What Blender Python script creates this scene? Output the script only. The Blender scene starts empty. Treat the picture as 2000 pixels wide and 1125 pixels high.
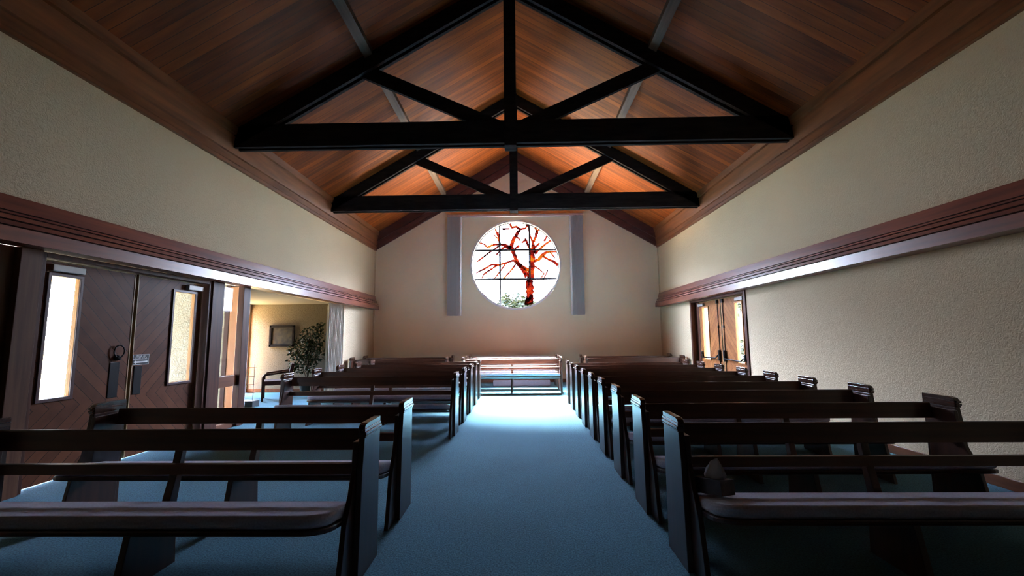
import bpy, math, random
from mathutils import Vector, Matrix

random.seed(7)
C = bpy.context.scene.collection
PI = math.pi
R = math.radians

# ------------------------------------------------------------------ camera
sc = bpy.context.scene
cam_d = bpy.data.cameras.new('camera')
cam_d.sensor_width = 36.0
cam_d.lens = 850 * 36.0 / 2000
cam_d.clip_end = 300
cam = bpy.data.objects.new('camera', cam_d)
C.objects.link(cam)
yaw, pit, rol = R(1.09), R(6.345), R(-0.492)
fw = Vector((-math.sin(yaw) * math.cos(pit), math.cos(yaw) * math.cos(pit), math.sin(pit)))
r0 = Vector((math.cos(yaw), math.sin(yaw), 0))
u0 = r0.cross(fw)
rr = r0 * math.cos(rol) + u0 * math.sin(rol)
uu = -r0 * math.sin(rol) + u0 * math.cos(rol)
cam.matrix_world = Matrix(((rr.x, uu.x, -fw.x, 0), (rr.y, uu.y, -fw.y, 0), (rr.z, uu.z, -fw.z, 1.4), (0, 0, 0, 1)))
sc.camera = cam

# ------------------------------------------------------------------ view, world, sun
sc.view_settings.view_transform = 'Standard'
sc.view_settings.look = 'None'
sc.view_settings.gamma = 1.0
sc.view_settings.use_curve_mapping = False
sc.view_settings.exposure = 0.36
sc.cycles.max_bounces = 10
sc.cycles.diffuse_bounces = 3
sc.cycles.transparent_max_bounces = 16
sc.cycles.sample_clamp_indirect = 8.0
sc.cycles.use_denoising = True
sc.cycles.filter_width = 1.0
sc.cycles.caustics_reflective = False
sc.cycles.caustics_refractive = False

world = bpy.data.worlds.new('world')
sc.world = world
world.use_nodes = True
wn, wl = world.node_tree.nodes, world.node_tree.links
bgn = wn['Background']
bgn.inputs['Strength'].default_value = 1.0
wtc = wn.new('ShaderNodeTexCoord')
wsep = wn.new('ShaderNodeSeparateXYZ')
wl.new(wtc.outputs['Generated'], wsep.inputs[0])
wmap = wn.new('ShaderNodeMapRange')
wmap.inputs['From Min'].default_value = -1
wmap.inputs['From Max'].default_value = 1
wl.new(wsep.outputs['Z'], wmap.inputs['Value'])
wr = wn.new('ShaderNodeValToRGB')
GND, LOW, HOR, ZEN = (80.0, 60.0, 34.0), (5.0, 4.2, 3.0), (10.5, 11.8, 15.5), (66.0, 78.0, 110.0)
wr.color_ramp.elements[0].position = 0.28
wr.color_ramp.elements[0].color = (*GND, 1)
wr.color_ramp.elements[1].position = 0.675
wr.color_ramp.elements[1].color = (*ZEN, 1)
for p_ in (0.40, 0.497):
    e = wr.color_ramp.elements.new(p_)
    e.color = (*LOW, 1)
e = wr.color_ramp.elements.new(0.503)
e.color = (*HOR, 1)
e = wr.color_ramp.elements.new(0.640)
e.color = (*HOR, 1)
wl.new(wmap.outputs['Result'], wr.inputs['Fac'])
wl.new(wr.outputs['Color'], bgn.inputs['Color'])
# sky boosted out of view to both sides, added to brighten the side walls
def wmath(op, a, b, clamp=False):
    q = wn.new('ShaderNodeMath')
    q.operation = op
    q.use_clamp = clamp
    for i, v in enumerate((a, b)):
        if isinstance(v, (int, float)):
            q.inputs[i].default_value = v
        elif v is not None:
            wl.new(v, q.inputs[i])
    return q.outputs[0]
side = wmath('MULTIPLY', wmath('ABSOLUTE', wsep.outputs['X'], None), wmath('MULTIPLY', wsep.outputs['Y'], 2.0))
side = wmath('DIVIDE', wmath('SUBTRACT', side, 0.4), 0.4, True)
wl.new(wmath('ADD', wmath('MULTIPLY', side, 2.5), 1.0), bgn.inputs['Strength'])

sun_d = bpy.data.lights.new('sun', 'SUN')
sun_d.energy = 560.0
sun_d.angle = R(28)
sun_d.color = (0.97, 0.98, 1.0)
sun = bpy.data.objects.new('sun', sun_d)
C.objects.link(sun)
sun.location = (0, 20, 16)
sun.rotation_euler = Vector((0.35, -3.35, -3.75)).to_track_quat('-Z', 'Y').to_euler()

def portal(name, loc, size, rot, shape='RECTANGLE'):
    d = bpy.data.lights.new(name, 'AREA')
    d.shape = shape
    d.size, d.size_y = size
    d.cycles.is_portal = True
    o = bpy.data.objects.new(name, d)
    C.objects.link(o)
    o.location = loc
    o.rotation_euler = rot
    return o

# room measures
XL, XR, YF, YB = -4.62, 4.36, 13.6, -7.0
XM = (XL + XR) / 2
ZE, SL = 4.66, 0.6                       # ceiling height at the walls, slope
ZA = ZE + SL * (XM - XL)
FB, FT = 2.26, 2.69                      # frieze
WC, WR = (-0.14, 3.66), 1.44             # round window

portal('portal_round', (WC[0], YF + 0.26, WC[1]), (2.9, 2.9), (R(-90), 0, 0))
portal('portal_left', (XL - 0.24, 5.6, 1.2), (2.2, 3.2), (0, R(-90), 0))
portal('portal_right', (XR + 0.24, 9.8, 1.2), (2.2, 2.6), (0, R(90), 0))
portal('portal_lounge', (-7.34, 11.175, 1.1), (2.1, 0.5), (0, R(-90), 0))

# ------------------------------------------------------------------ materials
def lin(c):
    return tuple(((v / 255) / 12.92 if v / 255 <= 0.04045 else ((v / 255 + 0.055) / 1.055) ** 2.4) for v in c)

def new_mat(name):
    m = bpy.data.materials.new(name)
    m.use_nodes = True
    return m, m.node_tree.nodes, m.node_tree.links, m.node_tree.nodes['Principled BSDF']

def plain(name, col, rough=0.5, metal=0.0, spec=0.5, coat=0.0):
    m, n, l, b = new_mat(name)
    b.inputs['Base Color'].default_value = (*col, 1)
    b.inputs['Roughness'].default_value = rough
    b.inputs['Metallic'].default_value = metal
    b.inputs['Specular IOR Level'].default_value = spec
    b.inputs['Coat Weight'].default_value = coat
    return m

def noise_mix(n, l, vec, scale, detail, c1, c2, lo=0.3, hi=0.7):
    t = n.new('ShaderNodeTexNoise')
    t.inputs['Scale'].default_value = scale
    t.inputs['Detail'].default_value = detail
    l.new(vec, t.inputs['Vector'])
    r = n.new('ShaderNodeValToRGB')
    r.color_ramp.elements[0].position = lo
    r.color_ramp.elements[1].position = hi
    r.color_ramp.elements[0].color = (*c1, 1)
    r.color_ramp.elements[1].color = (*c2, 1)
    l.new(t.outputs['Fac'], r.inputs['Fac'])
    return t, r

def coords(n, l, scale):
    tc = n.new('ShaderNodeTexCoord')
    mp = n.new('ShaderNodeMapping')
    mp.inputs['Scale'].default_value = scale
    l.new(tc.outputs['Object'], mp.inputs['Vector'])
    return tc, mp.outputs['Vector']

def add_bump(n, l, b, src, strength, dist):
    bp = n.new('ShaderNodeBump')
    bp.inputs['Strength'].default_value = strength
    bp.inputs['Distance'].default_value = dist
    l.new(src, bp.inputs['Height'])
    l.new(bp.outputs['Normal'], b.inputs['Normal'])
    return bp

def wood(name, c1, c2, scale, rough=0.35, spec=0.5, coat=0.0, bump=0.15):
    m, n, l, b = new_mat(name)
    tc, v = coords(n, l, scale)
    t, r = noise_mix(n, l, v, 1.0, 6, c1, c2)
    l.new(r.outputs['Color'], b.inputs['Base Color'])
    b.inputs['Roughness'].default_value = rough
    b.inputs['Specular IOR Level'].default_value = spec
    b.inputs['Coat Weight'].default_value = coat
    b.inputs['Coat Roughness'].default_value = 0.2
    add_bump(n, l, b, t.outputs['Fac'], bump, 0.002)
    return m

def plaster(name, c, bscale=26, bstr=0.45, dist=0.007):
    m, n, l, b = new_mat(name)
    tc, v = coords(n, l, (1, 1, 1))
    t, r = noise_mix(n, l, v, 0.9, 3, tuple(x * 0.93 for x in c), c)
    l.new(r.outputs['Color'], b.inputs['Base Color'])
    b.inputs['Roughness'].default_value = 0.75
    b.inputs['Specular IOR Level'].default_value = 0.25
    t2 = n.new('ShaderNodeTexNoise')
    t2.inputs['Scale'].default_value = bscale
    t2.inputs['Detail'].default_value = 4
    t2.inputs['Distortion'].default_value = 1.5
    l.new(v, t2.inputs['Vector'])
    r2 = n.new('ShaderNodeValToRGB')
    r2.color_ramp.elements[0].position = 0.42
    r2.color_ramp.elements[1].position = 0.56
    l.new(t2.outputs['Fac'], r2.inputs['Fac'])
    add_bump(n, l, b, r2.outputs['Color'], bstr, dist)
    return m

def planks(name, c1, c2, cdark, axis, width, grain, rough=0.45, diag=None, spec=0.4):
    """Boards laid side by side along an axis (or diagonally), each with its own tone and a groove between."""
    m, n, l, b = new_mat(name)
    tc = n.new('ShaderNodeTexCoord')
    sep = n.new('ShaderNodeSeparateXYZ')
    l.new(tc.outputs['Object'], sep.inputs[0])
    def mth(op, a, bb=None):
        q = n.new('ShaderNodeMath')
        q.operation = op
        for i, s in enumerate((a, bb)):
            if s is None:
                continue
            if isinstance(s, (int, float)):
                q.inputs[i].default_value = s
            else:
                l.new(s, q.inputs[i])
        return q.outputs[0]
    if diag is None:
        pos = sep.outputs[axis]
    else:
        zz = mth('SUBTRACT', sep.outputs['Z'], diag[1])
        if diag[2]:
            zz = mth('ABSOLUTE', zz)
        pos = mth('ADD', mth('MULTIPLY', sep.outputs['Y'], diag[0]), zz)
    k = mth('DIVIDE', pos, width)
    cell = mth('FLOOR', k)
    fr = mth('FRACT', k)
    wnz = n.new('ShaderNodeTexWhiteNoise')
    wnz.noise_dimensions = '1D'
    l.new(cell, wnz.inputs['W'])
    mp = n.new('ShaderNodeMapping')
    mp.inputs['Scale'].default_value = grain
    l.new(tc.outputs['Object'], mp.inputs['Vector'])
    t = n.new('ShaderNodeTexNoise')
    t.noise_dimensions = '4D'
    t.inputs['Scale'].default_value = 1.0
    t.inputs['Detail'].default_value = 5
    l.new(mp.outputs['Vector'], t.inputs['Vector'])
    l.new(mth('MULTIPLY', wnz.outputs['Value'], 17.0), t.inputs['W'])
    mixv = mth('ADD', mth('MULTIPLY', t.outputs['Fac'], 0.75), mth('MULTIPLY', wnz.outputs['Value'], 0.3))
    r = n.new('ShaderNodeValToRGB')
    r.color_ramp.elements[0].position = 0.28
    r.color_ramp.elements[1].position = 0.78
    r.color_ramp.elements[0].color = (*c1, 1)
    r.color_ramp.elements[1].color = (*c2, 1)
    l.new(mixv, r.inputs['Fac'])
    edge = mth('MINIMUM', fr, mth('SUBTRACT', 1.0, fr))
    g = mth('LESS_THAN', edge, 0.012 / width * 0.35)
    mx = n.new('ShaderNodeMix')
    mx.data_type = 'RGBA'
    l.new(g, mx.inputs[0])
    l.new(r.outputs['Color'], mx.inputs[6])
    mx.inputs[7].default_value = (*cdark, 1)
    l.new(mx.outputs[2], b.inputs['Base Color'])
    b.inputs['Roughness'].default_value = rough
    b.inputs['Specular IOR Level'].default_value = spec
    add_bump(n, l, b, mth('SUBTRACT', mth('MULTIPLY', t.outputs['Fac'], 0.2), g), 0.4, 0.003)
    return m

CREAM = (0.64, 0.50, 0.315)
M = {}
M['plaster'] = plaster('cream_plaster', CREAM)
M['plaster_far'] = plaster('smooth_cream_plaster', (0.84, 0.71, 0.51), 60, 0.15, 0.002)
M['stucco'] = plaster('outdoor_stucco', (0.42, 0.35, 0.24), 22, 0.8, 0.01)
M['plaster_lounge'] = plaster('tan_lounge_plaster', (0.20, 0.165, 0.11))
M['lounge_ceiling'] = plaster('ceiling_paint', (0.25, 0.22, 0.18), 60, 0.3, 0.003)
M['ceiling'] = planks('cedar_ceiling_boards', (0.065, 0.0125, 0.0015), (0.225, 0.05, 0.0045), (0.05, 0.012, 0.003), 'Y', 0.135, (1.3, 14, 1.3), 0.6, None, 0.12)
M['crown'] = wood('reddish_trim_wood', (0.09, 0.027, 0.009), (0.19, 0.060, 0.017), (14, 1.2, 14), 0.38)
M['gable'] = wood('gable_trim_wood', (0.04, 0.012, 0.012), (0.08, 0.022, 0.017), (2, 14, 9), 0.4)
M['frieze'] = wood('cherry_ledge_wood', (0.12, 0.031, 0.02), (0.24, 0.066, 0.033), (20, 1.1, 20), 0.3, 0.55, 0.32)
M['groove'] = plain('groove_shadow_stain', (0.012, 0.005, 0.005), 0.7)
M['beam'] = wood('black_stained_beam', (0.014, 0.012, 0.013), (0.030, 0.025, 0.024), (3, 14, 14), 0.9, 0.05)
M['purlin'] = wood('grey_brown_purlin', (0.055, 0.032, 0.020), (0.105, 0.064, 0.040), (20, 1.5, 20), 0.6, 0.3)
M['pew'] = wood('dark_pew_wood', (0.040, 0.013, 0.006), (0.085, 0.028, 0.012), (1.6, 22, 22), 0.32, 0.5, 0.3)
M['pew_end'] = wood('dark_pew_end_wood', (0.032, 0.012, 0.007), (0.066, 0.024, 0.012), (22, 22, 1.6), 0.30, 0.5, 0.4)
M['pew_cap'] = wood('polished_pew_cap', (0.032, 0.012, 0.007), (0.066, 0.024, 0.012), (22, 1.6, 22), 0.22, 0.5, 0.6, 0.0)
M['jamb'] = wood('jamb_wood', (0.042, 0.013, 0.007), (0.09, 0.029, 0.015), (22, 22, 1.2), 0.45, 0.2)
M['jamb_light'] = wood('pale_jamb_wood', (0.075, 0.029, 0.014), (0.14, 0.058, 0.028), (22, 22, 1.2), 0.5, 0.2)
M['orange_wood'] = wood('orange_wood', (0.45, 0.15, 0.035), (0.6, 0.22, 0.06), (22, 22, 1.2), 0.5)
M['soffit'] = planks('soffit_boards', (0.3, 0.16, 0.07), (0.42, 0.25, 0.12), (0.1, 0.05, 0.02), 'X', 0.14, (14, 1.3, 1), 0.6)
M['black_metal'] = plain('black_metal', (0.012, 0.012, 0.014), 0.35, 0.6)
M['grey_metal'] = plain('grey_metal', (0.30, 0.28, 0.26), 0.45, 0.3)
M['white_paint'] = plain('white_paint', (0.8, 0.8, 0.8), 0.5)
M['came'] = plain('lead_came', (0.01, 0.01, 0.015), 0.6)
M['sign_black'] = plain('sign_black', (0.01, 0.014, 0.014), 0.4)
M['sign_white'] = plain('sign_white', (0.75, 0.75, 0.72), 0.5)
M['blind'] = plain('blind_vinyl', (0.55, 0.52, 0.50), 0.45)
M['headrail'] = plain('pinkish_headrail', (0.42, 0.27, 0.24), 0.5)

def carpet():
    m, n, l, b = new_mat('teal_carpet')
    tc, v = coords(n, l, (1, 1, 1))
    t, r = noise_mix(n, l, v, 95, 4, (0.018, 0.102, 0.152), (0.08, 0.29, 0.40), 0.32, 0.68)
    t2, r2 = noise_mix(n, l, v, 1.7, 3, (0.9, 0.9, 0.9), (1.05, 1.05, 1.05))
    mx = n.new('ShaderNodeMix')
    mx.data_type = 'RGBA'
    mx.blend_type = 'MULTIPLY'
    mx.inputs[0].default_value = 1
    l.new(r.outputs['Color'], mx.inputs[6])
    l.new(r2.outputs['Color'], mx.inputs[7])
    l.new(mx.outputs[2], b.inputs['Base Color'])
    b.inputs['Roughness'].default_value = 0.95
    b.inputs['Specular IOR Level'].default_value = 0.1
    b.inputs['Sheen Weight'].default_value = 0.15
    add_bump(n, l, b, t.outputs['Fac'], 0.6, 0.006)
    return m
M['carpet'] = carpet()

def fabric(name, c1, c2, scale=90):
    m, n, l, b = new_mat(name)
    tc, v = coords(n, l, (1, 1, 1))
    t, r = noise_mix(n, l, v, scale, 3, c1, c2)
    l.new(r.outputs['Color'], b.inputs['Base Color'])
    b.inputs['Roughness'].default_value = 0.85
    b.inputs['Specular IOR Level'].default_value = 0.2
    b.inputs['Sheen Weight'].default_value = 0.2
    add_bump(n, l, b, t.outputs['Fac'], 0.3, 0.002)
    return m
M['cushion'] = fabric('mauve_cushion_fabric', (0.50, 0.50, 0.62), (0.66, 0.66, 0.79))
M['curtain'] = fabric('ivory_drape', (0.68, 0.63, 0.52), (0.78, 0.73, 0.61))
M['chair_fabric'] = fabric('dark_red_fabric', (0.06, 0.022, 0.02), (0.10, 0.035, 0.03))

def glass(name, tint, refl=0.06):
    m = bpy.data.materials.new(name)
    m.use_nodes = True
    n, l = m.node_tree.nodes, m.node_tree.links
    n.remove(n['Principled BSDF'])
    tr = n.new('ShaderNodeBsdfTransparent')
    tr.inputs['Color'].default_value = (*tint, 1)
    gl = n.new('ShaderNodeBsdfGlossy')
    gl.inputs['Roughness'].default_value = 0.05
    mx = n.new('ShaderNodeMixShader')
    mx.inputs[0].default_value = refl
    l.new(tr.outputs[0], mx.inputs[1])
    l.new(gl.outputs[0], mx.inputs[2])
    l.new(mx.outputs[0], n['Material Output'].inputs['Surface'])
    return m
M['glass'] = glass('clear_glass', (0.95, 0.97, 0.97))
M['glass_lounge'] = glass('tinted_lounge_glass', (0.85, 0.85, 0.82))
M['glass_tint'] = glass('tinted_door_glass', (0.55, 0.55, 0.53))

def stained():
    m = bpy.data.materials.new('stained_glass_tree')
    m.use_nodes = True
    n, l = m.node_tree.nodes, m.node_tree.links
    n.remove(n['Principled BSDF'])
    tc, v = coords(n, l, (1, 1, 1))
    t = n.new('ShaderNodeTexNoise')
    t.inputs['Scale'].default_value = 4.5
    t.inputs['Detail'].default_value = 3
    l.new(v, t.inputs['Vector'])
    r = n.new('ShaderNodeValToRGB')
    cr = r.color_ramp
    cr.elements[0].position = 0.36
    cr.elements[0].color = (0.05, 0.012, 0.014, 1)
    cr.elements[1].position = 0.66
    cr.elements[1].color = (0.30, 0.15, 0.03, 1)
    e = cr.elements.new(0.45)
    e.color = (0.20, 0.036, 0.024, 1)
    e = cr.elements.new(0.56)
    e.color = (0.28, 0.075, 0.03, 1)
    l.new(t.outputs['Fac'], r.inputs['Fac'])
    tr = n.new('ShaderNodeBsdfTransparent')
    l.new(r.outputs['Color'], tr.inputs['Color'])
    l.new(tr.outputs[0], n['Material Output'].inputs['Surface'])
    return m
M['stained'] = stained()

def leafy(name, c1, c2):
    m, n, l, b = new_mat(name)
    tc, v = coords(n, l, (1, 1, 1))
    t, r = noise_mix(n, l, v, 6, 3, c1, c2)
    l.new(r.outputs['Color'], b.inputs['Base Color'])
    b.inputs['Roughness'].default_value = 0.55
    return m
M['leaf'] = leafy('ficus_leaf', (0.012, 0.028, 0.008), (0.04, 0.075, 0.02))
M['bush'] = leafy('shrub_leaf', (0.002, 0.0035, 0.002), (0.007, 0.010, 0.005))
M['bush'].node_tree.nodes['Principled BSDF'].inputs['Specular IOR Level'].default_value = 0.05
M['tree_leaf'] = leafy('tree_leaf', (0.008, 0.014, 0.004), (0.025, 0.035, 0.010))
M['bark'] = wood('bark', (0.06, 0.04, 0.025), (0.14, 0.1, 0.07), (20, 20, 3), 0.8)
M['ground'] = plaster('pale_paving', (0.30, 0.29, 0.26), 5, 0.2, 0.01)
M['pot'] = plain('dark_pot', (0.02, 0.02, 0.02), 0.5)
M['box_print'] = leafy('tissue_box_print', (0.02, 0.02, 0.03), (0.13, 0.12, 0.14))
M['tissue'] = plain('tissue_paper', (0.62, 0.56, 0.53), 0.8)

def painting():
    m, n, l, b = new_mat('landscape_painting')
    tc, v = coords(n, l, (1, 1, 1))
    t, r = noise_mix(n, l, v, 9, 5, (0.008, 0.009, 0.005), (0.055, 0.042, 0.018), 0.35, 0.65)
    l.new(r.outputs['Color'], b.inputs['Base Color'])
    return m
M['painting'] = painting()

# ------------------------------------------------------------------ mesh helpers
class MB:
    def __init__(s):
        s.v, s.f = [], []
    def add(s, vs, fs):
        k = len(s.v)
        s.v += [tuple(p) for p in vs]
        s.f += [tuple(i + k for i in f) for f in fs]
        return s
    def box(s, x0, x1, y0, y1, z0, z1):
        vs = [(x, y, z) for z in (z0, z1) for y in (y0, y1) for x in (x0, x1)]
        return s.add(vs, [(0, 2, 3, 1), (4, 5, 7, 6), (0, 1, 5, 4), (2, 6, 7, 3), (0, 4, 6, 2), (1, 3, 7, 5)])
    def prism(s, poly, axis, a, b):
        """Polygon extruded along an axis; poly is 2-D in the other two axes (in x,y,z order)."""
        n = len(poly)
        def P(p, t):
            if axis == 'x':
                return (t, p[0], p[1])
            if axis == 'y':
                return (p[0], t, p[1])
            return (p[0], p[1], t)
        vs = [P(p, a) for p in poly] + [P(p, b) for p in poly]
        fs = [tuple(range(n))[::-1], tuple(range(n, 2 * n))] + [(i, (i + 1) % n, n + (i + 1) % n, n + i) for i in range(n)]
        return s.add(vs, fs)
    def bar(s, p, q, w, h, up=(0, 0, 1)):
        p, q = Vector(p), Vector(q)
        d = (q - p).normalized()
        a = d.cross(Vector(up)).normalized() * w / 2
        b = a.cross(d).normalized() * h / 2
        vs = [e + i * a + j * b for e in (p, q) for i, j in ((-1, -1), (1, -1), (1, 1), (-1, 1))]
        return s.add(vs, [(0, 1, 2, 3), (7, 6, 5, 4), (0, 4, 5, 1), (1, 5, 6, 2), (2, 6, 7, 3), (3, 7, 4, 0)])
    def tube(s, pts, r, n=8):
        pts = [Vector(p) for p in pts]
        rs = r if isinstance(r, (list, tuple)) else [r] * len(pts)
        rings = []
        for i, p in enumerate(pts):
            d = (pts[min(i + 1, len(pts) - 1)] - pts[max(i - 1, 0)]).normalized()
            ref = Vector((0, 0, 1)) if abs(d.z) < 0.9 else Vector((1, 0, 0))
            a = d.cross(ref).normalized()
            b = d.cross(a)
            rings.append([p + (a * math.cos(2 * PI * j / n) + b * math.sin(2 * PI * j / n)) * rs[i] for j in range(n)])
        vs = [v for g in rings for v in g]
        fs = [(i * n + j, i * n + (j + 1) % n, (i + 1) * n + (j + 1) % n, (i + 1) * n + j) for i in range(len(pts) - 1) for j in range(n)]
        fs += [tuple(range(n))[::-1], tuple(range((len(pts) - 1) * n, len(pts) * n))]
        return s.add(vs, fs)
    def build(s, name, mat, parent=None, bevel=0, smooth=False, seg=2):
        me = bpy.data.meshes.new(name)
        me.from_pydata(s.v, [], s.f)
        me.materials.append(mat)
        import bmesh
        bm = bmesh.new()
        bm.from_mesh(me)
        bmesh.ops.recalc_face_normals(bm, faces=bm.faces)
        bm.to_mesh(me)
        bm.free()
        if smooth:
            for p in me.polygons:
                p.use_smooth = True
        o = bpy.data.objects.new(name, me)
        C.objects.link(o)
        if parent:
            o.parent = parent
        if bevel:
            md = o.modifiers.new('bevel', 'BEVEL')
            md.width = bevel
            md.segments = seg
            md.limit_method = 'ANGLE'
            md.angle_limit = R(40)
            for p in me.polygons:
                p.use_smooth = seg > 2
        return o

def tag(o, label=None, cat=None, group=None, kind=None):
    for k, v in (('label', label), ('category', cat), ('group', group), ('kind', kind)):
        if v:
            o[k] = v
    return o

def thing(name, label, cat, loc=(0, 0, 0), rz=0, group=None, kind=None):
    o = bpy.data.objects.new(name, None)
    C.objects.link(o)
    o.location = loc
    o.rotation_euler = (0, 0, rz)
    return tag(o, label, cat, group, kind)

def struct(o, label, cat):
    return tag(o, label, cat, kind='structure')

def copy_tree(o, parent=None):
    c = o.copy()
    C.objects.link(c)
    if parent:
        c.parent = parent
    for ch in list(o.children):
        copy_tree(ch, c)
    return c

# ------------------------------------------------------------------ shell
T = 0.22
struct(MB().box(-7.35, XR + T, YB - T, YF + T, -0.12, 0).build('floor', M['carpet']), 'teal blue carpet covering the whole hall floor', 'floor')
# side walls
w = MB()
w.box(XL - T, XL, YB, YF, FB + 0.02, ZE + 0.05)
w.box(XL - T, XL, YB, 3.52, 0, FB + 0.02)
w.box(XL - T, XL, 11.31, YF, 0, FB + 0.02)
struct(w.build('wall_left', M['plaster']), 'cream plaster wall on the left above doors and lounge opening', 'wall')
w = MB()
w.box(XR, XR + T, YB, YF, FB + 0.02, ZE + 0.05)
w.box(XR, XR + T, YB, 8.48, 0, FB + 0.02)
w.box(XR, XR + T, 11.24, YF, 0, FB + 0.02)
struct(w.build('wall_right', M['plaster']), 'textured cream plaster wall on the right side', 'wall')
# far gable wall with a round hole
def ray_poly(a, poly):
    d = (math.cos(a), math.sin(a))
    best = None
    for i in range(len(poly)):
        p, q = poly[i], poly[(i + 1) % len(poly)]
        ex, ez = q[0] - p[0], q[1] - p[1]
        den = d[0] * ez - d[1] * ex
        if abs(den) < 1e-9:
            continue
        px, pz = p[0] - WC[0], p[1] - WC[1]
        t = (px * ez - pz * ex) / den
        s_ = (px * d[1] - pz * d[0]) / den
        if t > 0 and -1e-6 <= s_ <= 1 + 1e-6 and (best is None or t < best):
            best = t
    return (WC[0] + d[0] * best, WC[1] + d[1] * best)
outline = [(XL - T, -0.12), (XR + T, -0.12), (XR + T, ZE), (XM, ZA + 0.1), (XL - T, ZE)]
angs = [2 * PI * i / 120 for i in range(120)] + [math.atan2(p[1] - WC[1], p[0] - WC[0]) % (2 * PI) for p in outline]
angs = sorted(set(round(a, 5) for a in angs))
NA = len(angs)
inner = [(WC[0] + WR * math.cos(a), WC[1] + WR * math.sin(a)) for a in angs]
outer = [ray_poly(a, outline) for a in angs]
vs = [(x, YF, z) for x, z in inner] + [(x, YF, z) for x, z in outer] + [(x, YF + T, z) for x, z in inner] + [(x, YF + T, z) for x, z in outer]
fs = []
for i in range(NA):
    j = (i + 1) % NA
    fs += [(i, j, NA + j, NA + i), (2 * NA + i, 3 * NA + i, 3 * NA + j, 2 * NA + j), (i, 2 * NA + i, 2 * NA + j, j), (NA + i, NA + j, 3 * NA + j, 3 * NA + i)]
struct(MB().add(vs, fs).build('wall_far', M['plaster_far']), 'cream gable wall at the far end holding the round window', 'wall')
outl = [(XL - T, -0.12), (XR + T, -0.12), (XR + T, ZE), (XM, ZA + 0.1), (XL - T, ZE)]
struct(MB().prism(outl, 'y', YB - T, YB).build('wall_back', M['jamb']), 'unseen wall behind the viewer, made dark wood to dim the near end', 'wall')  # out-of-view wall, its dark wood and far setback chosen to cut bounce light
# ceiling
cl = MB().prism([(XL - T, ZE - SL * T), (XM, ZA), (XM, ZA + 0.2), (XL - T, ZE + 0.2)], 'y', YB - T, YF + T)
struct(cl.build('ceiling', M['ceiling']), 'sloping orange-brown boarded ceiling, left slope', 'ceiling')
cl = MB().prism([(XR + T, ZE - SL * T), (XR + T, ZE + 0.2), (XM, ZA + 0.2), (XM, ZA)], 'y', YB - T, YF + T)
struct(cl.build('ceiling_right', M['ceiling']), 'sloping orange-brown boarded ceiling, right slope', 'ceiling')

# eaves trim along both side walls: stepped boards
def eave(side):
    s = 1 if side == 'left' else -1
    x = XL if side == 'left' else XR
    prof = [(0, 4.15), (0.05, 4.15), (0.05, 4.20), (0.065, 4.205), (0.065, 4.30), (0.055, 4.305), (0.055, 4.32), (0.085, 4.33), (0.12, 4.60), (0.10, 4.605), (0.10, 4.62), (0.14, 4.63), (0.16, 4.75), (0, 4.67)]
    pts = [(x + s * a, b) for a, b in prof]
    return MB().prism(pts, 'y', YB, YF).build('trim_1' if side == 'left' else 'trim_2', M['crown'])
struct(eave('left'), 'wide reddish wood crown trim where left wall meets ceiling', 'trim')
struct(eave('right'), 'wide reddish wood crown trim where right wall meets ceiling', 'trim')
# gable trim, two raking boards with a bead
def rake(s):
    x = XL if s < 0 else XR
    g = MB()
    def board(z0w, z0a, z1w, z1a, y0):
        g.add([(x, y0, z0w), (XM, y0, z0a), (XM, y0, z1a), (x, y0, z1w), (x, YF, z0w), (XM, YF, z0a), (XM, YF, z1a), (x, YF, z1w)],
              [(0, 1, 2, 3), (7, 6, 5, 4), (0, 4, 5, 1), (1, 5, 6, 2), (2, 6, 7, 3), (3, 7, 4, 0)])
    za = 6.78
    h = (ZA - za)
    hw = ZE - 4.15
    def at(f):
        return 4.15 + hw * f, za + h * f
    for f0, f1, y0 in ((0, 0.16, 0.06), (0.16, 0.42, 0.075), (0.46, 1.0, 0.12), (0.42, 0.46, 0.05)):
        a, b = at(f0)
        c, d = at(f1)
        board(a, b, c, d, YF - y0)
    return g.build('trim_3' if s < 0 else 'trim_4', M['gable'])
struct(rake(-1), 'dark raking gable trim on far wall, left slope', 'trim')
struct(rake(1), 'dark raking gable trim on far wall, right slope', 'trim')
# ledge beam (frieze) on both side walls
def frieze(side):
    s = 1 if side == 'left' else -1
    x = XL if side == 'left' else XR
    def P(pr):
        return [(x + s * a, b) for a, b in pr]
    nm = 'trim_5' if side == 'left' else 'trim_6'
    y0, y1 = YB, YF - 0.14
    g = MB()
    g.prism(P([(0, 2.685), (0.085, 2.69), (0.115, 2.55), (0, 2.55)]), 'y', y0, y1)
    g.prism(P([(0, 2.534), (0.135, 2.534), (0.14, 2.515), (0, 2.515)]), 'y', y0, y1)
    g.prism(P([(0, 2.50), (0.155, 2.50), (0.165, 2.462), (0, 2.462)]), 'y', y0, y1)
    g.prism(P([(0, 2.444), (0.18, 2.444), (0.19, 2.405), (0, 2.405)]), 'y', y0, y1)
    g.prism(P([(0, 2.388), (0.205, 2.388), (0.21, FB), (0, FB)]), 'y', y0, y1)
    o = g.build(nm, M['frieze'])
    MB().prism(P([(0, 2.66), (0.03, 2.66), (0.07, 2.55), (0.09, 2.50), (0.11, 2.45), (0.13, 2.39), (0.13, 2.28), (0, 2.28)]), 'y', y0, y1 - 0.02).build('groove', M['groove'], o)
    return o
struct(frieze('left'), 'grooved reddish wood ledge running along the left wall above the doors', 'trim')
struct(frieze('right'), 'grooved reddish wood ledge running along the right wall', 'trim')
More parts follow.
